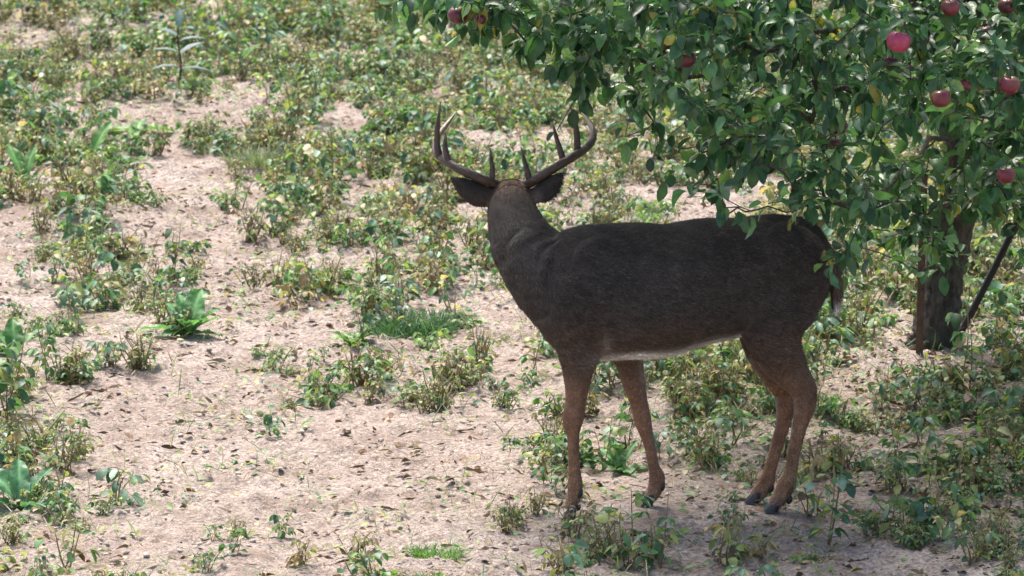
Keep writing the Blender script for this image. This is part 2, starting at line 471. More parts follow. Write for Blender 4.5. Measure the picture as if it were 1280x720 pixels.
# apples
ap_lab = ['bright pinkish red apple, biggest in the upper right leaves', 'dark red apple half hidden just under the biggest pink apple',
 'red apple at the top edge of the photo right of the biggest pink apple', 'red apple in the right foliage with a small round apple just to its upper right',
 'small round red apple between two larger apples in the right foliage', 'deep red apple in the upper part near the right edge of the photo',
 'dull red apple hanging lowest at the right edge above the slanted pole', 'tiny red apple showing beside the biggest pink apple',
 'dark red apple at the top middle, upper left one of a pair', 'dark red apple at the top middle, lower right one of a pair',
 'dark maroon apple on the far left branch above the antlers', 'shaded maroon apple in the middle of the crown, above another',
 'shaded maroon apple in the middle of the crown, hanging below another', 'dark apple among leaves near the right edge, above the deep red one',
 'dark red apple in the top right corner of the photo', 'small maroon apple on the far left branch, right of a larger one']
for k, ((px, py, r, Y), lab) in enumerate(zip(apples, ap_lab)):
    Y += .0 if k in (0, 2, 3, 4, 5, 6) else .1
    c = P(px, py, Y); rad = r * (Y + D) / FPX
    t = thing('apple', tuple(c), lab, 'apple', 'red apples hanging in the tree')
    na = NB(); n1, n2 = 22, 24; V = []; C = []
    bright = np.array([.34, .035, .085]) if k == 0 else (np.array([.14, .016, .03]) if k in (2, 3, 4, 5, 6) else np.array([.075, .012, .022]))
    for i in range(n1 + 1):
        th = math.pi * i / n1
        for j in range(n2):
            ph = 2 * math.pi * j / n2
            rr = rad * (1 + .05 * math.cos(th)) * (math.sin(th) ** .92 if math.sin(th) > 0 else 0)
            z = rad * (.92 * math.cos(th) - .30 * math.exp(-(th / .33) ** 2) + .16 * math.exp(-((math.pi - th) / .3) ** 2))
            lob = 1 + .03 * math.cos(5 * ph) * (th / math.pi)
            V.append((rr * math.cos(ph) * lob, rr * math.sin(ph) * lob, z))
            gmix = np.clip(.5 * math.sin(ph * 1 + k) - .15 + .5 * (math.cos(th)), 0, .5) * (.35 if k in (0, 3, 5) else .15)
            st = 1 + .22 * math.sin(ph * 17 + k + 2 * math.sin(ph * 5)) + .35 * (float(vn(ph * 1.3 + k, th * 1.6, .5, 300 + k)) - .5)
            gmix = min(.75, gmix + .35 * max(0, float(vn(ph + 3 * k, th, .9, 400)) - .6) + .45 * max(0, math.cos(th) - .82) * 3)
            C.append(bright * st * (1 - gmix) + np.array([.30, .22, .05]) * gmix)
    T = []
    for i in range(n1):
        for j in range(n2):
            a, b = i * n2 + j, i * n2 + (j + 1) % n2
            T += [(a, a + n2, b + n2), (a, b + n2, b)]
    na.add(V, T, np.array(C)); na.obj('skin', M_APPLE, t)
    ns = NB(); tube(ns, [(0, 0, rad * .6), (rad * .05, 0, rad * 1.1), (rad * .15, .01, rad * 1.9)], [.0022, .0016, .002], (.09, .06, .03), 6)
    ns.obj('stalk', M_STEM, t)
    t.rotation_euler = (random.uniform(-.25, .25), random.uniform(-.25, .25), random.uniform(0, 6))

# ------------------------------------------------------------------ posts beside the trunk
pb_ = G(1149, 447); ptop = P(1155, 215, pb_[1] - .03)
pb0 = np.array([pb_[0], pb_[1] - .03, 0.]); pb0[0] = P(1149, 447, pb0[1])[0]
post = thing('stake', tuple(pb0), 'rusty upright steel stake standing in front of the apple trunk', 'stake')
hgt = ptop[2]
nb = NB()
def box(nb, x0, x1, y0, y1, z0, z1, col, lean=0.0, ch=.0012):
    zs = [z0, z1]; V = []
    for z in zs:
        dx = lean * z
        V += [(x0 + ch + dx, y0, z), (x1 - ch + dx, y0, z), (x1 + dx, y0 + ch, z), (x1 + dx, y1 - ch, z), (x1 - ch + dx, y1, z), (x0 + ch + dx, y1, z), (x0 + dx, y1 - ch, z), (x0 + dx, y0 + ch, z)]
    T = []
    for k in range(8):
        a, b = k, (k + 1) % 8; T += [(a, b, b + 8), (a, b + 8, a + 8)]
    for k in range(1, 7): T += [(8, 8 + k, 9 + k), (0, k + 1, k)]
    nb.add(V, T, col)
ln = (ptop[0] - pb0[0]) / hgt
box(nb, -.014, .014, -.003, .003, -.1, hgt, (.115, .070, .048), ln); box(nb, -.0025, .0025, .003, .03, -.1, hgt - .001, (.10, .06, .04), ln)
for z in np.arange(.25, hgt, .055): box(nb, -.006 + ln * z, .006 + ln * z, -.009, -.0028, z, z + .016, (.12, .08, .06))
nb.obj('rail', M_STEEL, post, smooth=False)
sb = G(1202, 414); sb_top = P(1296, 225, sb[1] - .05)
stk = thing('pole', (sb[0], sb[1], 0), 'black pole leaning to the right beside the apple trunk', 'pole')
nb = NB(); q = np.linspace(sb - np.array([.03, 0, .06]), sb_top, 14); q[:, 0] += .006 * np.sin(np.linspace(0, 3, 14))
tube(nb, q, .0135, (.018, .018, .018), 14, .0); nb.obj('shaft', M_STEEL, stk, origin=(sb[0], sb[1], 0))
nb = NB(); tube(nb, [sb_top - (sb_top - sb) * .004, sb_top + (sb_top - sb) * .006], .0165, (.03, .03, .03), 14); nb.obj('end_cap', M_STEEL, stk, origin=(sb[0], sb[1], 0))

# ------------------------------------------------------------------ the buck
YB = -.02
def ring_loft(rings, sides=28, ref='Y', egg=0.0):
    """rings rows: x y z ru rv ; ru along the reference axis, rv in the plane"""
    q = np.array(rings, float); t = frames(q[:, :3]); a = np.arange(sides) / sides * 2 * math.pi
    r0 = np.array([0, 1, 0.]) if ref == 'Y' else np.array([1., 0, 0]); vs = []
    for i in range(len(q)):
        u = nrm(r0 - t[i] * (r0 @ t[i])); v = np.cross(u, t[i])
        vs.append(q[i, :3] + np.outer(np.cos(a) * q[i, 3], u) + np.outer(np.sin(a) * q[i, 4], v))
    n = len(q); V = np.concatenate(vs + [q[:1, :3], q[-1:, :3]]); T = []
    for i in range(n - 1):
        for k in range(sides):
            p, b = i * sides + k, i * sides + (k + 1) % sides
            T += [(p, b, b + sides), (p, b + sides, p + sides)]
    for k in range(sides):
        T += [(n * sides, (k + 1) % sides, k), (n * sides + 1, (n - 1) * sides + k, (n - 1) * sides + (k + 1) % sides)]
    return V, T
def ellipsoid(c, r, rot=0.0, n=20):
    V = []; T = []
    for i in range(n + 1):
        th = math.pi * i / n
        for j in range(n * 2):
            ph = math.pi * j / n; x = r[0] * math.sin(th) * math.cos(ph); y = r[1] * math.sin(th) * math.sin(ph); z = r[2] * math.cos(th)
            V.append((c[0] + x * math.cos(rot) + z * math.sin(rot), c[1] + y, c[2] - x * math.sin(rot) + z * math.cos(rot)))
    m = n * 2
    for i in range(n):
        for j in range(m):
            a, b = i * m + j, i * m + (j + 1) % m; T += [(a, a + m, b + m), (a, b + m, b)]
    return V, T
body = NB(); K = (1, 1, 1)
# trunk of the body, vertical sections along x
tors = [(668, 342, 398, .065), (680, 312, 420, .105), (698, 291, 438, .14), (724, 283, 447, .165), (760, 280, 449, .180), (805, 279, 447, .190), (850, 278, 440, .195),
        (895, 275, 427, .185), (935, 271, 416, .170), (970, 268.5, 412, .160), (1000, 273, 404, .148), (1022, 285, 388, .122), (1033, 303, 366, .085), (1038, 322, 346, .04)]
rg = []
for (px, tp, bt, w) in tors:
    p1, p2 = P(px, tp, YB), P(px, bt, YB); c = (p1 + p2) / 2; rg.append((*c, w, (p1[2] - p2[2]) / 2))
rg = crv(rg, 60)
# pear-shaped sections: ribs widest slightly below the middle, narrow spine
q = rg; t = frames(q[:, :3]); S = 36; a = np.arange(S) / S * 2 * math.pi; vs = []
for i in range(len(q)):
    cz = np.sin(a); cy = np.cos(a)
    w = q[i, 3] * (1 - .16 * np.maximum(0, cz) ** 2 * 1.0 + .0)
    y = np.sign(cy) * np.abs(cy) ** .92 * w
    z = np.sign(cz) * np.abs(cz) ** .96 * q[i, 4]
    vs.append(np.c_[np.full(S, q[i, 0]), q[i, 1] + y, q[i, 2] + z])
n = len(q); Vt = np.concatenate(vs + [q[:1, :3], q[-1:, :3]]); Tt = []
for i in range(n - 1):
    for k in range(S):
        p, b = i * S + k, i * S + (k + 1) % S; Tt += [(p, b + S, b), (p, p + S, b + S)]
for k in range(S): Tt += [(n * S, k, (k + 1) % S), (n * S + 1, (n - 1) * S + (k + 1) % S, (n - 1) * S + k)]
body.add(Vt, Tt, K)
def sweep(rows, n=30, ref='Y', sides=24):
    """rows: px, py, Y, side radius px, depth radius (m)"""
    r = [(*P(a, b, Y), ru, rp * SCL) for (a, b, Y, rp, ru) in rows]
    v, t = ring_loft(crv(r, n), sides, ref); body.add(v, t, K)
# neck
sweep([(725, 365, YB, 68, .13), (700, 352, YB + .01, 62, .13), (676, 333, YB + .03, 52, .122), (657, 308, YB + .07, 43.5, .112), (646, 284, YB + .12, 37, .100), (641, 264, YB + .16, 31, .088), (640, 252, YB + .20, 26, .075)], 34)
HX, HY = 640, YB + .22
# head pointing away from the camera (skull, muzzle)
hp = P(639.5, 250, HY)
hd = np.array([-.05, 1, -.30]); hd /= np.linalg.norm(hd)
def HP(s, up=0.0, side=0.0):     # s metres along the head axis
    upv = nrm(np.array([0, .29, .95])); return hp + hd * s + upv * up + np.array([side, 0, 0])
hr = [(*HP(-.05, 0), .055, .048), (*HP(-.02, .003), .070, .062), (*HP(.03, .006), .074, .068), (*HP(.08, .004), .070, .066), (*HP(.13, -.004), .056, .058), (*HP(.18, -.014), .042, .046), (*HP(.235, -.022), .035, .037), (*HP(.275, -.026), .033, .033), (*HP(.295, -.03), .022, .022)]
v, t = ring_loft(crv(hr, 30), 28, 'X'); body.add(v, t, K)
# lower jaw, brow ridges
jr = [(*HP(.03, -.045), .045, .03), (*HP(.12, -.05), .034, .026), (*HP(.22, -.05), .022, .017), (*HP(.27, -.048), .014, .012)]
v, t = ring_loft(crv(jr, 16), 20, 'X'); body.add(v, t, K)
for s in (-1, 1):
    v, t = ellipsoid(HP(.085, .034, s * .048), (.018, .028, .016)); body.add(v, t, K)
# pedicles
for (px, py) in ((622, 231), (657, 231)):
    a0 = P(px + (640 - px) * .35, py + 10, HY + .0); a1 = P(px, py - 1, HY + .005)
    v, t = ring_loft(crv([(*a0, .022, .022), (*((a0 + a1) / 2), .019, .019), (*a1, .018, .018)], 8), 16); body.add(v, t, K)
# ears: cupped blades, union with the head
def ear(root, tip, low, hiY):
    """leaf outline from root to tip, belly towards low; backs face the camera"""
    r = np.array(P(*root, HY - .005)); tp = np.array(P(*tip, HY - .05)); lw = np.array(P(*low, HY - .045))
    ax = tp - r; Ls = np.linalg.norm(ax); d = ax / Ls
    per = lw - r; per = nrm(per - d * (per @ d)); nn = np.cross(d, per)
    if nn[1] > 0: nn = -nn
    m, k = 16, 9; V = []
    for lay in (1, -1):
        for i in range(m):
            s = i / (m - 1); wid = .080 * max(.05, math.sin(math.pi * (.14 + .86 * s)) ** .8)
            up_off = -.012 * math.sin(math.pi * s)
            for j in range(k):
                u = j / (k - 1); cup = .020 * math.sin(math.pi * u) * math.sin(math.pi * (.2 + .75 * s))
                th = .0085 * (math.sin(math.pi * np.clip(u, .25, .75)) ** .5)
                V.append(r + d * Ls * s + per * (up_off + wid * u) + nn * (cup + lay * th))
    T = []
    for lay in (0, 1):
        o = lay * m * k
        for i in range(m - 1):
            for j in range(k - 1):
                a = o + i * k + j; f = [(a, a + 1, a + k + 1), (a, a + k + 1, a + k)]
                T += f if lay == 0 else [x[::-1] for x in f]
    def side(idx):
        for a, b in zip(idx[:-1], idx[1:]):
            T.append((a, a + m * k, b)); T.append((b, a + m * k, b + m * k))
    side([i * k for i in range(m)]); side([i * k + k - 1 for i in range(m)][::-1]); side([j for j in range(k)][::-1]); side([(m - 1) * k + j for j in range(k)])
    body.add(V, T, K)
ear((620, 240), (563, 221), (590, 254), 0)
ear((660, 240), (704, 215), (682, 252), 0)
# legs: px, py, Y, radius px (profile), depth radius m
g_hn, g_hf, g_ff, g_fn = (G(*HOOVES[k]) for k in ('hn', 'hf', 'ff', 'fn'))
yn, yf, yff, yfn = g_hn[1], g_hf[1], g_ff[1], g_fn[1]
sweep([(985, 330, YB - .05, 50, .095), (975, 375, YB - .07, 50, .095), (967, 408, YB - .075, 42, .080), (971, 435, YB - .07, 31, .060), (984, 460, (yn + YB - .06) / 2, 24.5, .042), (1003, 484, yn, 17.5, .029),
       (1006, 504, yn, 14.2, .025), (1001, 526, yn, 10.8, .019), (994, 558, yn, 8.8, .016), (988.5, 588, yn, 8.2, .016), (984, 604, yn, 12, .023), (979, 616, yn, 11, .022), (972, 626, yn, 9.5, .023), (966, 632, yn, 8, .022)], 46)
sweep([(975, 345, YB + .06, 48, .09), (960, 395, YB + .07, 42, .08), (955, 430, YB + .07, 28, .055), (965, 463, YB + .065, 19, .038), (980, 490, yf, 13.5, .028),
       (982, 508, yf, 12.5, .026), (978.5, 530, yf, 9.6, .018), (970, 560, yf, 8.2, .0155), (963, 586, yf, 7.8, .0155), (959, 600, yf, 11, .022), (953, 610, yf, 10, .021), (947, 618, yf, 9, .022), (943, 623, yf, 8, .021)], 42)
sweep([(760, 380, YB + .08, 36, .07), (775, 425, YB + .085, 26, .052), (786, 452, YB + .08, 18, .04), (793, 482, yff, 14, .032), (800, 508, yff, 11, .025), (804, 526, yff, 11.5, .028), (808, 541, yff, 9.2, .022), (812, 556, yff, 7.8, .018), (817, 582, yff, 7.6, .016),
       (822, 597, yff, 10.5, .023), (820, 609, yff, 9.5, .022), (814, 620, yff, 8, .021), (811, 624, yff, 7, .020)], 38)
sweep([(738, 350, YB - .10, 42, .075), (728, 395, YB - .10, 42, .072), (724, 430, YB - .095, 31, .055), (722, 465, (YB - .1 + yfn) / 2, 20, .042), (720, 496, yfn, 13, .029), (717, 520, yfn, 13.2, .030), (716, 533, yfn, 11.5, .027), (717, 547, yfn, 8.2, .019), (717.5, 582, yfn, 7.4, .016),
       (719, 605, yfn, 10.5, .023), (718, 620, yfn, 9.5, .022), (713, 633, yfn, 8, .021), (711, 637, yfn, 7, .020)], 38)
# muscle masses that the union softens
for (px, py, Y, r, rot) in [((732), 358, YB - .088, (.10, .080, .17), .35), (732, 358, YB + .088, (.10, .080, .17), .35), (987, 335, YB - .085, (.125, .085, .15), -.25), (987, 335, YB + .085, (.125, .085, .15), -.25),
                            (860, 360, YB - .085, (.22, .10, .155), 0), (860, 360, YB + .085, (.22, .10, .155), 0)]:
    v, t = ellipsoid(P(px, py, Y), r, rot); body.add(v, t, K)
# tail
sweep([(1024, 312, YB, 11, .028), (1036, 322, YB - .01, 9, .028), (1041, 338, YB - .02, 6.5, .026), (1044, 356, YB - .02, 6, .026), (1045, 374, YB - .02, 5, .020), (1043, 387, YB - .02, 2.8, .011)], 20)
V, T, C = body.arrays()
tmp_me = tri_mesh('tmp_body', V, T, C)
tmp = bpy.data.objects.new('tmp_body', tmp_me); COL.objects.link(tmp)
md = tmp.modifiers.new('r', 'REMESH'); md.mode = 'VOXEL'; md.voxel_size = .0055; md.adaptivity = 0
ms_ = tmp.modifiers.new('s', 'SMOOTH'); ms_.factor = .5; ms_.iterations = 7
dg = bpy.context.evaluated_depsgraph_get(); dg.update()
em = tmp.evaluated_get(dg).to_mesh()
nv = len(em.vertices); BV = np.empty(nv * 3, np.float32); em.vertices.foreach_get('co', BV); BV = BV.reshape(-1, 3).astype(float)
em.calc_loop_triangles(); nt3 = len(em.loop_triangles); BT = np.empty(nt3 * 3, np.int32); em.loop_triangles.foreach_get('vertices', BT); BT = BT.reshape(-1, 3)
BN = np.empty(nv * 3, np.float32); em.vertex_normals.foreach_get('vector', BN); BN = BN.reshape(-1, 3).astype(float)
tmp.evaluated_get(dg).to_mesh_clear(); bpy.data.objects.remove(tmp); bpy.data.meshes.remove(tmp_me)
print('body verts', nv, 'tris', nt3)
# gentle irregularity of hide
BV = BV + BN * ((vn(BV[:, 0] * 1.0 + BV[:, 1] * .7, BV[:, 2], .07, 31) - .5) * .006 + (vn(BV[:, 0] + BV[:, 1], BV[:, 2], .03, 32) - .5) * .002)[:, None]
uu = BV[:, 0] * .92 - BV[:, 2] * .38
foldm = np.clip((P(704, 300, 0)[0] - BV[:, 0]) / .05, 0, 1) * np.clip((BV[:, 2] - .55) / .12, 0, 1) * np.clip((P(0, 268, YB)[2] - BV[:, 2]) / .08, 0, 1)
BV = BV + BN * (foldm * (vn(uu + .15 * vn(BV[:, 2], BV[:, 1], .1, 35), BV[:, 2] * .3, .028, 36) - .5) * .010 + (BV[:, 2] > .5) * (vn(BV[:, 0] + .3 * BV[:, 2], BV[:, 2] - BV[:, 0] * .3, .13, 37) - .5) * .012 * np.clip(1 - (BV[:, 2] - 1.0) / .1, 0, 1))[:, None]
def blob(p, c, r):
    d = (p - np.asarray(c)) / np.asarray(r); return np.exp(-np.sum(d * d, 1))
def sm(x, a, b): t_ = np.clip((x - a) / (b - a), 0, 1); return t_ * t_ * (3 - 2 * t_)
def coat(p, n):
    """the coat's own pattern"""
    main = np.array([.056, .048, .041]); dark = np.array([.036, .030, .026]); red = np.array([.31, .165, .095]); white = np.array([.80, .77, .73]); pale = np.array([.30, .24, .20]); grey = np.array([.115, .096, .080])
    z = p[:, 2]; x = p[:, 0]; y = p[:, 1] - YB
    c = np.tile(main, (len(p), 1))
    def lay(m, col):
        nonlocal c
        m = np.clip(m, 0, 1)[:, None]; c = c * (1 - m) + col * m
    lay(.8 * sm(n[:, 2], .1, .9) * sm(z, .75, .9), dark); lay(.65 * blob(p, P(1005, 320, YB), (.13, .3, .14)), dark); lay(.5 * blob(p, P(700, 400, YB), (.12, .3, .09)), dark)                       # darker spine
    lay(.75 * (1 - sm(z + .06 * (vn(x, z, .09, 43) - .5), .50, .76)), np.array([.135, .088, .060]))              # browner flanks
    lay(1 - sm(z + .05 * (vn(x, z, .06, 41) - .5), .30, .54), red)              # red-brown legs
    bel = sm(-n[:, 2], .72, .98) * sm(z, .46, .52) * (x > .12)
    lay(bel * (np.abs(y) < .17), white)                                        # white belly
    lay(blob(p, P(806, 444, YB - .06), (.10, .2, .019)) * 1.5, white)
    lay(blob(p, P(757, 434, YB - .13), (.013, .08, .040)) * .7, pale)            # armpit
    # inner faces of the legs
    for (Yc, s) in ((yn, 1), (yfn, 1)):
        pass
    inner_far = sm(-n[:, 1], .1, .7) * (y > .02) * (z < .52) * (z > .22)
    lay(inner_far * .0, pale)
    ffm = (x > .30) & (x < .62) & (z < .55) & (z > .18)
    lay(ffm * sm(n[:, 0], .35, .9) * .75, pale)                                 # pale back edge of the front leg
    lay(sm(-n[:, 0], .4, .95) * (x > .78) * (z < .52) * (z > .26) * .7, pale)   # pale front edge of the thigh
    lay(blob(p, P(1016, 490, yn), (.05, .1, .05)) * .5, dark)                   # tarsal patch
    lay((1 - sm(z, .03, .085)) * .35, pale)
    lay((z < .42) * sm(n[:, 0], .1, .8) * .45, np.array([.12, .07, .05])); lay((z < .5) * sm(vn(x * 1.5 + y, z * .5, .022, 45), .55, .85) * .5, np.array([.16, .09, .06]))
    # head and neck
    lay(blob(p, P(640, 236, HY), (.07, .09, .035)) * .9, np.array([.19, .105, .06]))   # rusty brow
    lay(blob(p, P(640, 300, YB - .05), (.10, .18, .16)) * .6, grey)  # greyer, lighter neck
    lay(blob(p, P(612, 262, HY - .06), (.03, .06, .035)) * .6, np.array([.17, .12, .085]))
    hs = (p - hp) @ hd
    lay((z > 1.0) * sm(hs, .2, .28) * .7, pale)
    ex = np.minimum(np.linalg.norm(p - P(574, 226, HY - .04), axis=1), np.linalg.norm(p - P(698, 221, HY - .04), axis=1))
    lay((1 - sm(ex, .03, .11)) * .55, dark)
    lay(blob(p, P(672, 248, HY - .03), (.018, .05, .022)) * .8, pale)
    # tail: dark above, white fringe and tip
    tm = sm(x, P(1041, 300, YB)[0], P(1043, 300, YB)[0]) * sm(z, P(0, 400, YB)[2], P(0, 392, YB)[2]) * (1 - sm(z, P(0, 345, YB)[2], P(0, 325, YB)[2]))
    lay(tm, np.array([.12, .08, .055])); lay(tm * np.clip(.0 + (1 - sm(z, P(0, 378, YB)[2], P(0, 366, YB)[2])) + .7 * sm(-n[:, 0], .55, .9), 0, 1), white)
    rump = blob(p, P(1041, 345, YB), (.02, .05, .07)); lay(rump * .6, pale)
    mot = vn(x + y, z, .035, 51) * .5 + vn(x + y, z, .012, 52) * .5
    return c * (.78 + .44 * mot)[:, None]
BC = coat(BV, BN)
furb = NB(); furb.add(BV, BT, BC)
# short guard hairs lying along the coat
tri = BV[BT]; area = np.linalg.norm(np.cross(tri[:, 1] - tri[:, 0], tri[:, 2] - tri[:, 0]), axis=1)
NH = 170000
ti = rng.choice(len(BT), NH, p=area / area.sum()); w = rng.dirichlet((1, 1, 1), NH)
hp0 = (tri[ti] * w[:, :, None]).sum(1); hn = nrm((BN[BT[ti]] * w[:, :, None]).sum(1)); hc = (BC[BT[ti]] * w[:, :, None]).sum(1)
flow = np.tile(np.array([1.0, 0, -.35]), (NH, 1))
legm = hp0[:, 2] < .5; flow[legm] = (.15, 0, -1)
nk = (hp0[:, 0] < P(690, 300, 0)[0]); flow[nk] = (.55, -.3, -1)
hd_m = hp0[:, 2] > P(0, 262, HY)[2]; flow[hd_m & nk] = (0, -1, -.3)
tlm = hp0[:, 0] > P(1043, 300, YB)[0]; flow[tlm] = (.1, 0, -1)
flow = flow + rng.normal(size=flow.shape) * .28
flow = nrm(flow - hn * np.sum(flow * hn, 1)[:, None])
hl = rng.uniform(.009, .022, NH); hl[legm] *= .55; hl[hd_m & nk] *= .5; hl[tlm] *= 2.0
hw = .0011; sd = nrm(np.cross(flow, hn))
tip = hp0 + (flow * .93 + hn * rng.uniform(.12, .38, NH)[:, None]) * hl[:, None]; root = hp0 - hn * .001
Vh = np.stack([root - sd * hw, root + sd * hw, tip], 1).reshape(-1, 3); Th = np.arange(NH * 3).reshape(-1, 3)
var = (rng.uniform(.45, 1.55, NH) * (.7 + .75 * vn(hp0[:, 0] * .6 + hp0[:, 1], hp0[:, 2], .009, 77)))[:, None]
var[rng.random(NH) < .05] *= 1.9
Ch = np.stack([hc * var * .85, hc * var * .85, hc * var * 1.2], 1).reshape(-1, 3)
furb.add(Vh, Th, Ch)
base = np.array([G(850, 636)[0], YB, 0])
buck = thing('deer', tuple(base), 'dark brown whitetail buck with big antlers standing side on and looking away', 'deer')
furb.obj('body', M_FUR, buck, origin=base)
# antlers
def antler(rows, tines, base_r):
    nb = NB()
    def branch(rows, n):
        q = crv([(*P(a, b, Y), r * SCL) for (a, b, Y, r) in rows], n)
        sides = 14; S = []
        pts = q[:, :3]; t = frames(pts); vs = []; cc = []
        for i in range(n):
            u = nrm(np.cross(t[i], [.1, .9, .3])); v = np.cross(t[i], u); a = np.arange(sides) / sides * 2 * math.pi
            kn = 1 + .18 * (vn(a * 3, np.full(sides, i * .5), .8, 61) - .5) + .12 * (vn(a * 9, np.full(sides, i * .9), .7, 62) - .5)
            r = max(q[i, 3], .0012) * kn
            vs.append(pts[i] + np.outer(np.cos(a) * r, u) + np.outer(np.sin(a) * r, v))
            s = i / (n - 1); tipc = np.array([.30, .235, .18]); bc = np.array([.070, .044, .031])
            k = sm(np.array(s), .72, 1.0); cc.append(np.outer(.7 + .6 * vn(a * 5, np.full(sides, i * .35), 1.0, 63), bc * (1 - k * .55) + tipc * k * .55))
        V = np.concatenate(vs + [pts[:1], pts[-1:]]); C = np.concatenate(cc + [cc[0][:1], cc[-1][:1]]); T = []
        for i in range(n - 1):
            for k in range(sides):
                p, b = i * sides + k, i * sides + (k + 1) % sides; T += [(p, b, b + sides), (p, b + sides, p + sides)]
        for k in range(sides): T += [(n * sides, (k + 1) % sides, k), (n * sides + 1, (n - 1) * sides + k, (n - 1) * sides + (k + 1) % sides)]
        nb.add(V, T, C)
    branch(rows, 70)
    for t_ in tines: branch(t_, 26)
    for k in range(26):      # pearled burr round the base
        a = k / 26 * 2 * math.pi; c = P(*rows[0][:3]) + np.array([math.cos(a) * .019, math.sin(a) * .019, .002 * math.sin(5 * a)])
        v, t = ellipsoid(c, (.0052, .0052, .005), n=6); nb.add(v, t, (.12, .075, .05))
    o = nb.obj('antler', M_ANTLER, buck, origin=base); return o
h = HY
antler([(622, 231, h, 6.2), (612, 227.5, h - .02, 6.2), (598, 222, h - .035, 6), (580, 214.5, h - .03, 5.6), (563, 205, h + .0, 5.4), (549, 195, h + .06, 5.0), (544, 184, h + .14, 4.4), (548, 170, h + .22, 3.7), (558, 156, h + .30, 2.8), (571, 139, h + .36, .6)],
       [[(614, 229, h - .015, 4.6), (615.5, 214, h - .01, 3.4), (614, 200, h + .0, 2.5), (612.5, 184, h + .01, .5)],
        [(565, 208, h, 5), (559, 196, h + .01, 4), (556.5, 182, h + .02, 3.1), (557, 164, h + .02, .6)],
        [(549, 196, h + .05, 5), (546.5, 180, h + .06, 4), (547, 158, h + .06, 3.1), (550.5, 127, h + .05, .6)]], .019)
antler([(657, 231, h, 6.2), (667, 226, h - .02, 6.2), (682, 216.5, h - .035, 6), (700, 206, h - .03, 5.8), (716, 196, h + .0, 5.6), (730, 187, h + .06, 5.2), (740.5, 175, h + .14, 4.8), (741, 163, h + .22, 4.2), (735, 151, h + .30, 3.0), (727, 141, h + .36, .7)],
       [[(663, 229, h - .015, 4.8), (659, 213, h - .01, 3.6), (655, 199, h + .0, 2.5), (651, 183, h + .01, .5)],
        [(705, 203, h, 4.6), (700, 187, h + .01, 3.7), (695, 170, h + .02, 2.6), (690.5, 152, h + .02, .5)],
        [(722, 193, h + .05, 5), (721.5, 175, h + .06, 4.1), (719, 152, h + .06, 3.1), (712, 131, h + .05, .6)]], .019)
# hooves: two toes each, and dewclaws
def hoof(anchor, claw):
    gx, gy = G(*anchor)[:2]; nb = NB()
    for s in (-1, 1):
        rows = []
        for (dx, dz, rx, ry, f) in [(.016, .040, .013, .009, 0), (.010, .028, .017, .011, 0), (.002, .015, .021, .0125, 0), (-.003, .002, .024, .013, 0)]:
            rows.append((gx + dx, gy + s * .0135, dz, ry, rx))
        q = crv(rows, 9); S = 16; a = np.arange(S) / S * 2 * math.pi; vs = []
        for r in q:
            xx = np.cos(a) * r[4]; xx = np.where(xx < 0, xx * 1.25, xx * .9)
            yy = np.sin(a) * r[3] * np.where(np.cos(a) < 0, 1 - .55 * np.abs(np.cos(a)) ** 2, 1)
            vs.append(np.c_[r[0] + xx, r[1] + yy, np.full(S, r[2])])
        n = len(q); V = np.concatenate(vs + [q[:1, :3], q[-1:, :3]]); T = []
        for i in range(n - 1):
            for k in range(S):
                p, b = i * S + k, i * S + (k + 1) % S; T += [(p, b, b + S), (p, b + S, p + S)]
        for k in range(S): T += [(n * S, k, (k + 1) % S), (n * S + 1, (n - 1) * S + (k + 1) % S, (n - 1) * S + k)]
        nb.add(V, T, (.040, .035, .032))
        v, t = ellipsoid(P(claw[0], claw[1], gy) + np.array([0, s * .013, 0]), (.009, .008, .015), .4, 8); nb.add(v, t, (.03, .026, .024))
    nb.obj('hoof', M_HOOF, buck, origin=base)
CLAW = {'hn': (987, 624), 'hf': (964, 610), 'ff': (828, 608), 'fn': (725, 617)}
for k in HOOVES: hoof(HOOVES[k], CLAW[k])
for s in (-1, 1):
    nb = NB(); v, t = ellipsoid(HP(.088, .020, s * .0585), (.012, .016, .013)); nb.add(v, t, (.02, .012, .008)); nb.obj('eye', M_EYE, buck, origin=base)
nb = NB(); v, t = ellipsoid(HP(.292, -.022), (.026, .014, .018)); nb.add(v, t, (.015, .013, .013)); nb.obj('nose', M_HOOF, buck, origin=base)
nb = NB(); tube(nb, [HP(.225, -.040, -.030), HP(.275, -.040, -.026), HP(.298, -.043, 0), HP(.275, -.040, .026), HP(.225, -.040, .030)], .0022, (.02, .014, .012), 6); nb.obj('mouth', M_HOOF, buck, origin=base)

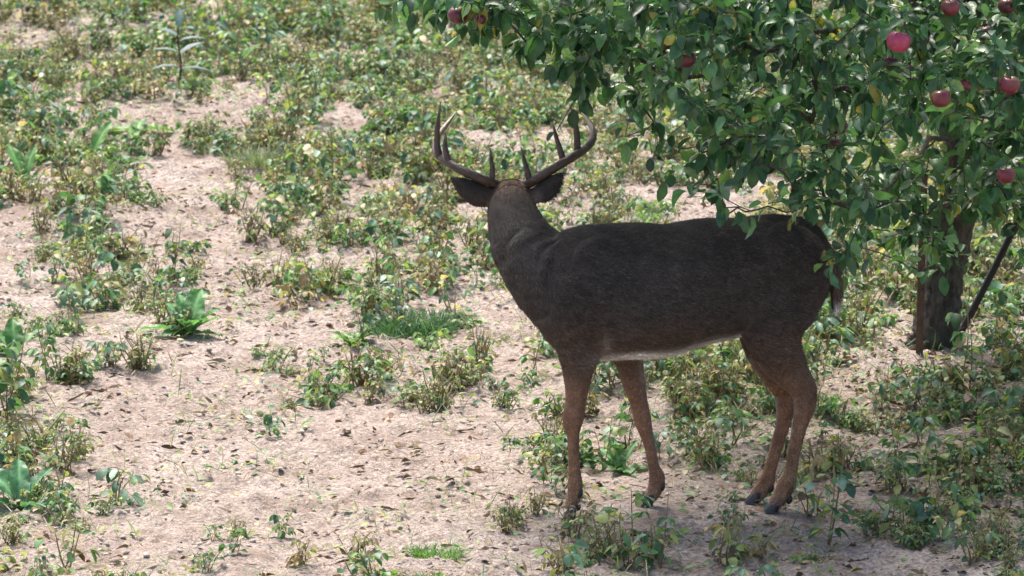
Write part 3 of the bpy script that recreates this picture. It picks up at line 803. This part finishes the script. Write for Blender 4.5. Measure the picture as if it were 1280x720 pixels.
# ------------------------------------------------------------------ field plants
PALETTE = {
 'green': [(.075, .17, .065), (.05, .12, .055), (.12, .22, .09)],
 'blue': [(.12, .22, .15), (.06, .14, .095), (.22, .32, .25)],
 'yellow': [(.26, .30, .10), (.19, .25, .08), (.36, .33, .19)],
 'brown': [(.26, .19, .11), (.38, .30, .19), (.14, .095, .06)],
 'bright': [(.14, .27, .06), (.10, .21, .05), (.18, .30, .09)]}
def pick(mixd):
    k = random.choices(list(mixd), list(mixd.values()))[0]
    return np.array(random.choice(PALETTE[k])) * random.uniform(.75, 1.25)
def bean_plant(h, stems, per, mixd, lsz, spread):
    ns, nl = NB(), NB(); B, Dv, U, L, Cc, F, Dp = [], [], [], [], [], [], []
    for s in range(stems):
        az = random.uniform(0, 6.28); lean = random.uniform(.05, spread)
        hh = h * random.uniform(.6, 1.0); b = np.array([random.uniform(-.02, .02), random.uniform(-.02, .02), -.01])
        tipp = b + np.array([math.cos(az) * lean * hh, math.sin(az) * lean * hh, hh])
        q = crv([b, b * .5 + tipp * .5 + rng.normal(size=3) * .012, tipp], 6)
        tube(ns, q, np.linspace(.0028, .0013, 6), np.array([.26, .22, .11]) * random.uniform(.7, 1.2), 4)
        for k in range(per):
            t = random.uniform(.25, 1.0); p = q[min(5, int(t * 5))]
            a = random.uniform(0, 6.28); out = np.array([math.cos(a), math.sin(a), random.uniform(.1, .8)])
            e = p + nrm(out) * random.uniform(.02, .055)
            tube(ns, [p, (p + e) / 2 + [0, 0, .006], e], [.0011, .001, .0008], (.16, .17, .08), 3, cap=False)
            trio = random.random() < .6
            for m in ((0, 1.1, -1.1) if trio else (0,)):
                d = np.array([math.cos(a + m), math.sin(a + m), random.uniform(-.75, .15)])
                B.append(e); Dv.append(nrm(d)); U.append(np.array([0, 0, 1]) + rng.normal(size=3) * .35); L.append(lsz * random.uniform(.6, 1.2))
                Cc.append(pick(mixd)); F.append(random.uniform(.1, .6)); Dp.append(random.uniform(.1, .6))
    L = np.array(L); leaves(nl, np.array(B), np.array(Dv), np.array(U), L, L * rng.uniform(.45, .72, len(L)), np.array(Cc), np.array(F), np.array(Dp), wavy=.15)
    return ns, nl
KIND = {
 'green': dict(mixd={'green': 6, 'blue': 2, 'yellow': 1}, h=.17, stems=3, per=5, lsz=.040, spread=.5),
 'pale': dict(mixd={'blue': 5, 'green': 2, 'yellow': 1}, h=.14, stems=3, per=5, lsz=.038, spread=.6),
 'yellowing': dict(mixd={'yellow': 4, 'green': 3, 'brown': 2}, h=.16, stems=3, per=4, lsz=.036, spread=.5),
 'dried': dict(mixd={'brown': 6, 'yellow': 2}, h=.13, stems=7, per=3, lsz=.032, spread=.7),
 'stubble': dict(mixd={'yellow': 5, 'brown': 4, 'green': 3}, h=.13, stems=13, per=3, lsz=.020, spread=.6),
 'fine': dict(mixd={'green': 5, 'yellow': 2, 'bright': 2, 'blue': 3}, h=.11, stems=7, per=5, lsz=.026, spread=.8),
 'low': dict(mixd={'bright': 3, 'green': 4, 'yellow': 1}, h=.065, stems=5, per=4, lsz=.034, spread=1.5),
 'tall': dict(mixd={'green': 5, 'yellow': 2, 'blue': 2}, h=.27, stems=2, per=7, lsz=.042, spread=.3)}
KW = {'green': 4, 'pale': 5, 'yellowing': 4, 'dried': 3.5, 'low': 2.5, 'tall': 1.2, 'stubble': 9, 'fine': 7}
VAR = []
for kn, kd in KIND.items():
    for q in range(5):
        ns, nl = bean_plant(**kd); sa, la = ns.arrays(), nl.arrays()
        VAR.append(dict(kind=kn, stem=sa, leaf=la, sm=None, lm=None))
DEN = np.array([
 [3.8,5,5.6,6.2,6.2,6.2,6.2,6.2,6,7,7.5,8,8,8,8,8],
 [5,4.8,4.4,4.8,5.8,4,5.8,5.8,5.8,5.4,7,7,7,7,7,7],
 [5,3.8,2.6,3.4,5.8,3.9,5.3,4,4.5,3.6,4.5,5,5.5,6.5,7,7],
 [3.2,5.5,3.0,2.6,4.5,5.4,5.4,3.8,3.5,3.5,3.5,4,5,8,8,7.5],
 [2.5,5.5,5,4,4,3.6,5,5,3.5,3.5,3.5,5,6,7.5,7,7.5],
 [4,3.5,4,3,2.5,4,4,4.5,4,5,6.5,6.5,6,6,5,6],
 [4,2.5,2.5,2.5,2.5,2.5,2.5,2.5,3,4,5.5,6.2,4.8,6,6,6.5],
 [5,2.5,2,2,2,2,2,2,2.2,2,3,5.2,3,4.2,4.4,5.6],
 [4,3.8,3.2,3.6,2.4,2.2,2.2,2.4,2.8,4.4,2.5,2.8,3.0,4.0,4.2,5.2]], float)
def dens(px, py):
    gx = np.clip(px / 80 - .5, 0, 14.999); gy = np.clip(py / 80 - .5, 0, 7.999)
    i = gx.astype(int); j = gy.astype(int); u = gx - i; v = gy - j
    return (DEN[j, i] * (1 - u) + DEN[j, i + 1] * u) * (1 - v) + (DEN[j + 1, i] * (1 - u) + DEN[j + 1, i + 1] * u) * v
NP = 10500
X = rng.uniform(-3.0, 3.0, NP); Yp = rng.uniform(-1.7, 14.5, NP)
pp = proj(np.c_[X, Yp, np.zeros(NP)])
ok = (pp[0] > -170) & (pp[0] < 1450) & (pp[1] < 780) & (pp[1] > -90)
cl = vn(X, Yp, .40, 71) * .4 + vn(X, Yp, .16, 72) * .35 + vn(X, Yp, .07, 73) * .25
d_ = dens(pp[0], pp[1]) / 9
ok &= (cl > (1.05 - d_ * .90) * .78) & (rng.random(NP) < np.clip(.22 + d_ * 1.0, 0, 1))
# keep clear of hooves, trunk
for a in list(HOOVES.values()): gg = G(*a); ok &= np.hypot(X - gg[0] + .0, Yp - gg[1]) > .075
ok &= np.hypot(X - TB[0], Yp - TB[1]) > .13
ok &= ~((pp[0] > 918) & (pp[0] < 1000) & (pp[1] > 630) & (pp[1] < 690)) & ~((pp[0] > 790) & (pp[0] < 848) & (pp[1] > 625) & (pp[1] < 675))
ok &= ~((pp[0] > 1135) & (pp[0] < 1240) & (pp[1] > 418) & (pp[1] < 475))
X, Yp, PX, PY = X[ok], Yp[ok], pp[0][ok], pp[1][ok]
print('plants', len(X))
order = np.argsort(Yp)
ROWS = {'green': 'leafy green bean plant', 'pale': 'greyish green broad-leaved plant', 'yellowing': 'bean plant with yellowing leaves', 'dried': 'dried brown bean stalks', 'low': 'low bright green weed', 'tall': 'tall thin bean plant', 'stubble': 'yellow and brown stubbly plant', 'fine': 'small-leaved spreading green plant'}
def zone(px, py):
    if px > 1060 and py > 560: return 'in the bottom right corner'
    if px > 1060 and py > 430: return 'right of the hind hooves'
    if px > 1060: return 'around the apple trunk and leaning pole'
    if py > 560 and px > 880: return 'in front of the hind hooves'
    if py > 560 and px > 690: return 'by the front hooves'
    if 740 < px and py > 400: return "behind the buck's legs under its belly"
    if px < 200 and py > 560: return 'in the bottom left corner'
    if py > 440: return 'on the bare soil left of the front legs'
    if px < 200 and py > 250: return 'at the left edge of the bare soil'
    if px < 420 and py > 250: return 'in the bare soil around the big rosette'
    if px < 700 and py > 250: return "in front of the buck's chest on the left"
    return 'in the strip behind the buck'
NTH = 0; stuff_s, stuff_l = NB(), NB()
for idx in order:
    x, y, px, py = X[idx], Yp[idx], PX[idx], PY[idx]
    kw = dict(KW)
    if px > 700 and py > 400: kw['low'] = 1.5; kw['green'] = 6; kw['tall'] = 4; kw['pale'] = 4; kw['stubble'] = 4
    if py < 150: kw['yellowing'] = 6; kw['low'] = 4; kw['stubble'] = 9; kw['dried'] = 2; kw['fine'] = 10
    kn = random.choices(list(kw), list(kw.values()))[0]
    v = random.choice([w for w in VAR if w['kind'] == kn])
    s = random.choice([random.uniform(.45, .8), random.uniform(.7, 1.35)]); rz = random.uniform(0, 6.28)
    if y > 5: s *= random.uniform(.9, 1.15)
    if px > 1000 and 440 > py > 330: s *= 1.1
    z = float(ground_h(x, y))
    inside = -20 < px < 1300 and py < 760
    if NTH < 296 and inside:
        NTH += 1
        lb = ROWS[kn] + ' ' + zone(px, py)
        t = thing('bean_plant' if kn != 'low' else 'weed', (x, y, z), lb, 'plant', lb.replace('plant', 'plants').replace('weed', 'weeds'), rz)
        t.scale = (s, s, s)
        if v['sm'] is None: v['sm'] = tri_mesh('plant_stem', *v['stem']); v['lm'] = tri_mesh('plant_leaves', *v['leaf'])
        link('stem', v['sm'], M_STEM, t); link('leaves', v['lm'], M_WEED, t)
    else:
        c_, s_ = math.cos(rz) * s, math.sin(rz) * s
        Rm = np.array([[c_, -s_, 0], [s_, c_, 0], [0, 0, s]])
        br = random.uniform(.85, 1.15)
        for nb, (a, b, c) in ((stuff_s, v['stem']), (stuff_l, v['leaf'])): nb.add(a @ Rm.T + (x, y, z), b, c * br)
tag(stuff_l.obj('field_weeds', M_WEED), 'patchy green and yellowing weeds covering the field behind the buck', 'weeds', kind='stuff')
tag(stuff_s.obj('weed_stalks', M_STEM), 'thin stems of the weeds covering the field behind the buck', 'stems', kind='stuff')
# sparse grass blades and small creeping leaves (ground cover nobody could count)
NG = 44000
X = rng.uniform(-3, 3, NG); Y2 = rng.uniform(-1.7, 14.5, NG); pp = proj(np.c_[X, Y2, np.zeros(NG)])
cl = vn(X, Y2, .22, 81) * .6 + vn(X, Y2, .08, 82) * .4; d_ = dens(pp[0], pp[1]) / 9
ok = (cl > (.92 - d_ * .75) * .80) & (pp[0] > -170) & (pp[0] < 1450)
X, Y2 = X[ok], Y2[ok]; n = len(X); Z = ground_h(X, Y2)
nb = NB(); az = rng.uniform(0, 6.28, n)
cols = np.array([pick({'green': 3, 'blue': 1.5, 'yellow': 4, 'bright': 2.5, 'brown': 2.5}) for _ in range(n)])
small = rng.random(n) < .5
bz = Z + np.where(small, rng.uniform(.006, .03, n), 0)
dr = np.stack([np.cos(az), np.sin(az), np.where(small, rng.uniform(-.2, .5, n), rng.uniform(.4, 2.2, n))], 1)
L = np.where(small, rng.uniform(.015, .04, n), rng.uniform(.04, .12, n)); Wd = np.where(small, L * .6, .0035)
leaves(nb, np.c_[X, Y2, bz], dr, np.array([0, 0, 1.]) + rng.normal(size=(n, 3)) * .3, L, Wd, cols, .3, np.where(small, .2, .45))
tag(nb.obj('ground_cover', M_WEED), 'low creeping leaves and thin grass scattered over the soil', 'ground cover', kind='stuff')
# litter: curled dead leaves, straw, twigs
NL = 34000
X = rng.uniform(-3, 3, NL); Y2 = rng.uniform(-1.7, 14.5, NL); pp = proj(np.c_[X, Y2, np.zeros(NL)])
under = np.clip((pp[0] - 850) / 200, 0, 1) * np.clip((pp[1] - 330) / 80, 0, 1)
ok = (vn(X, Y2, .25, 91) > .40 - .4 * under - .12 * (pp[1] < 120)) & (rng.random(NL) < .6 + .4 * under); X, Y2 = X[ok], Y2[ok]; n = len(X); Z = ground_h(X, Y2)
nb = NB(); az = rng.uniform(0, 6.28, n); cc = np.array([np.array(random.choice([(.22, .14, .08), (.30, .21, .13), (.16, .11, .07), (.40, .32, .22), (.16, .10, .065), (.32, .27, .12)])) * random.uniform(.6, 1.2) for _ in range(n)])
tw = rng.random(n) < .4; L = np.where(tw, rng.uniform(.02, .09, n), .008 + .035 * rng.random(n) ** 2); Wd = np.where(tw, .003, L * .55)
leaves(nb, np.c_[X, Y2, Z + .006], np.stack([np.cos(az), np.sin(az), rng.uniform(-.05, .35, n)], 1), np.array([0, 0, 1.]) + rng.normal(size=(n, 3)) * .4, L, Wd, cc, rng.uniform(.2, 1.2, n), rng.uniform(-.1, .5, n), wavy=.2)
tag(nb.obj('leaf_litter', M_LITTER), 'dead leaves, straw and twigs scattered over the soil', 'litter', kind='stuff')
# clods
NC = 16000
X = rng.uniform(-3, 3, NC); Y2 = -1.7 + 15 * rng.random(NC) ** 1.3; ok = vn(X, Y2, .3, 95) > .3; X, Y2 = X[ok], Y2[ok]; n = len(X); Z = ground_h(X, Y2)
ph = (1 + 5 ** .5) / 2
ico = nrm(np.array([(-1, ph, 0), (1, ph, 0), (-1, -ph, 0), (1, -ph, 0), (0, -1, ph), (0, 1, ph), (0, -1, -ph), (0, 1, -ph), (ph, 0, -1), (ph, 0, 1), (-ph, 0, -1), (-ph, 0, 1)]))
icf = np.array([(0, 11, 5), (0, 5, 1), (0, 1, 7), (0, 7, 10), (0, 10, 11), (1, 5, 9), (5, 11, 4), (11, 10, 2), (10, 7, 6), (7, 1, 8), (3, 9, 4), (3, 4, 2), (3, 2, 6), (3, 6, 8), (3, 8, 9), (4, 9, 5), (2, 4, 11), (6, 2, 10), (8, 6, 7), (9, 8, 1)])
rad = .002 + .010 * rng.random(n) ** 3
Vc = ico[None] * (rad[:, None] * rng.uniform(.6, 1.3, (n, 12)))[:, :, None] * np.array([1.2, 1, .7]) + np.stack([X, Y2, Z + rad * .25], 1)[:, None]
Tc = (icf[None] + (np.arange(n) * 12)[:, None, None]).reshape(-1, 3)
cc = np.repeat(np.array([.48, .41, .36]) * rng.uniform(.7, 1.15, (n, 1)), 12, 0)
nb = NB(); nb.add(Vc.reshape(-1, 3), Tc, cc); tag(nb.obj('soil_crumbs', M_CLOD), 'small loose crumbs of dry soil', 'soil', kind='stuff')

# ------------------------------------------------------------------ broad-leaved rosettes, each its own plant
def rosette(px, py, label, specs, cols, name='broadleaf_plant'):
    g0 = G(px, py); g0[2] = float(ground_h(g0[0], g0[1]))
    t = thing(name, tuple(g0), label, 'plant')
    for (az, el, L, Wd) in specs:
        c = np.array(cols) * random.uniform(.8, 1.25)
        d = np.array([math.cos(az) * math.cos(el), math.sin(az) * math.cos(el), math.sin(el)])
        sd = nrm(np.cross(d, [0, 0, 1])); n = np.cross(sd, d); nb = NB(); V = []; C = []; m, k = 18, 9
        tw = random.uniform(-.3, .3)
        for i in range(m):
            s = i / (m - 1); w = Wd * .5 * (math.sin(math.pi * min(1, s * .94 + .05) ** 1.15) ** .52) if s < 1 else 0.002
            ax = d * L * s - n * L * .32 * s * s
            for j in range(k):
                u = j / (k - 1) * 2 - 1
                wav = .09 * Wd * math.sin(s * 17 + u * 2) * abs(u) + .04 * Wd * math.cos(s * 40) * abs(u)
                V.append(ax + sd * u * w + n * (abs(u) * w * .45 + wav + tw * u * w * s))
                C.append(c * (1.8 if j == k // 2 else 1.0 + .18 * math.sin(s * 38 - abs(u) * 7)))
        T = []
        for i in range(m - 1):
            for j in range(k - 1):
                a = i * k + j; T += [(a, a + 1, a + k + 1), (a, a + k + 1, a + k)]
        nb.add(V, T, np.array(C)); nb.obj('leaf', M_WEED, t)
    return t
def rs(n, L, Wd, el0=.5, el1=1.2): return [(k / n * 6.28 + random.uniform(-.4, .4), random.uniform(el0, el1), L * random.uniform(.7, 1.1), Wd * random.uniform(.8, 1.15)) for k in range(n)]
rosette(237, 424, 'big broad-leaved green rosette on the bare soil, the largest one', [(1.2, 1.25, .185, .095), (2.6, 1.1, .15, .085), (.35, .95, .145, .085), (3.1, .40, .18, .06), (-.3, .85, .13, .065), (4.2, 1.0, .11, .065), (5.2, 1.0, .11, .06), (2.0, 1.2, .17, .07), (3.6, .35, .12, .05), (1.6, 1.0, .15, .07), (.0, .25, .12, .05)], (.11, .25, .10))
rosette(18, 448, 'green rosette with upright leaves at the left edge, lower middle', [(2.6, .9, .16, .075), (.6, .9, .15, .05), (1.7, 1.2, .15, .07), (3.5, .6, .14, .06), (5.0, .7, .1, .05), (4.1, .5, .12, .05)], (.085, .21, .07))
rosette(26, 638, 'pale green wavy-leaved rosette in the lower left corner', [(2.6, 1.0, .19, .085), (.6, 1.1, .17, .06), (1.7, 1.2, .18, .07), (3.5, .5, .16, .06), (5.4, .5, .16, .06), (.1, .35, .18, .05)], (.10, .24, .12))
rosette(776, 582, 'light green rosette just left of the far front leg', [(1.9, 1.1, .13, .05), (.9, 1.1, .13, .035), (2.9, .6, .13, .05), (.2, .35, .10, .05), (4.3, .6, .09, .04), (5.3, .4, .09, .04), (2.4, .9, .12, .05)], (.10, .22, .08))
rosette(113, 205, 'plant with one tall upright pale green leaf in the upper left', [(.9, 1.15, .21, .06), (2.8, .3, .12, .05), (5.0, .3, .1, .04)], (.13, .27, .08))
rosette(172, 168, 'flat yellow-green rosette in the upper left bare patch', [(.3, .25, .17, .09), (2.8, .2, .16, .08), (1.5, .5, .14, .07), (4.5, .2, .10, .06)], (.14, .27, .08))
rosette(160, 208, 'small dark green rosette below the yellow-green one', rs(6, .10, .05, .1, .7), (.07, .17, .06))
rosette(30, 235, 'green plant with upright leaves near the left edge, upper part', [(2.2, 1.2, .20, .06), (1.2, 1.2, .19, .06), (3.0, .9, .15, .05), (.2, .8, .14, .05), (5, .6, .1, .04)], (.10, .23, .07))
rosette(360, 358, 'small bright green plant in the middle of the bare soil', [(.6, .7, .10, .045), (2.4, .6, .09, .04), (1.5, 1.1, .09, .04), (4.6, .3, .06, .03)], (.12, .27, .06))
rosette(300, 80, 'light green upright leafy plant in the upper left field', rs(5, .14, .05, .8, 1.3), (.13, .27, .10))
rosette(218, 12, 'light green upright leaf at the top edge of the field', rs(4, .15, .05, .9, 1.35), (.10, .25, .08))
rosette(440, 436, 'yellowish green low plant just above the caption area, centre', rs(7, .10, .045, .3, 1.0), (.12, .22, .06))
# dark upright weed with long bluish leaves
g0 = G(224, 104); g0[2] = 0
t = thing('tall_weed', tuple(g0), 'dark upright weed with long bluish grey leaves in the upper left field', 'plant')
nb = NB(); q = crv([(0, 0, -.01), (.01, 0, .10), (-.005, 0, .20), (.0, 0, .27)], 10); tube(nb, q, np.linspace(.006, .003, 10), (.03, .035, .03), 6); nb.obj('stem', M_STEM, t)
for (h_, az, el, L) in [(.04, -.2, -.15, .16), (.10, .1, .15, .14), (.12, 3.2, .1, .13), (.20, .5, .6, .13), (.22, 3.0, .3, .12), (.30, .2, .3, .12), (.33, 2.7, .5, .11), (.39, 1.5, 1.1, .1), (.38, -.8, .4, .1)]:
    nb = NB(); h_ *= .68; L *= 1.1; leaves(nb, np.array([[0, 0, h_]]), np.array([[math.cos(az) * math.cos(el), math.sin(az) * math.cos(el), math.sin(el)]]), np.array([[0, 0, 1.]]), np.array([L]), np.array([L * .42]), np.array([[.10, .17, .17]]), .3, .25)
    nb.obj('leaf', M_WEED, t)
# feathery tufts
def feathery(px, py, label, n, rad, hgt, col, width=.0035):
    g0 = G(px, py); g0[2] = float(ground_h(g0[0], g0[1])); t = thing('grass_tuft', tuple(g0), label, 'grass tuft')
    nb = NB(); a = rng.uniform(0, 6.28, n); r = rad * rng.random(n) ** .6 * (.6 + .8 * vn(a * 1.2, a * 0, .9, 201 + n))
    b = np.c_[np.cos(a) * r, np.sin(a) * r, np.zeros(n) - .003]; dr = np.c_[np.cos(a) * .5, np.sin(a) * .5, np.full(n, .8)] + rng.normal(size=(n, 3)) * .35
    dr[:, 2] = np.abs(dr[:, 2]) + .15
    cc = np.array(col) * rng.uniform(.65, 1.4, (n, 1))
    leaves(nb, b, dr, np.array([0, 0, 1.]) + rng.normal(size=(n, 3)) * .3, hgt * rng.uniform(.5, 1.1, n), width, cc, .3, .4)
    nb.obj('blades', M_WEED, t)
feathery(520, 414, 'wide dark green feathery tuft left of the buck', 1300, .17, .085, (.055, .125, .06), .0045)
feathery(541, 700, 'small bright green grass tuft at the bottom centre', 380, .085, .045, (.11, .23, .06))
feathery(1012, 585, 'small pale green tuft right of the hind hooves', 260, .05, .05, (.12, .18, .08))
feathery(330, 205, 'greyish green thin tuft in the upper left bare strip', 700, .14, .12, (.13, .17, .10))
# pale stone
g0 = G(234, 436); st = NB()
v, t_ = ellipsoid((0, 0, .008), (.028, .022, .016), .2, 14); v = np.array(v); v *= (1 + .25 * (vn(v[:, 0] + v[:, 1], v[:, 2], .012, 99) - .5))[:, None]
st.add(v, t_, (.36, .36, .32)); o = st.obj('stone', M_CLOD); o.location = tuple(g0); tag(o, 'pale grey stone at the foot of the largest rosette', 'stone')
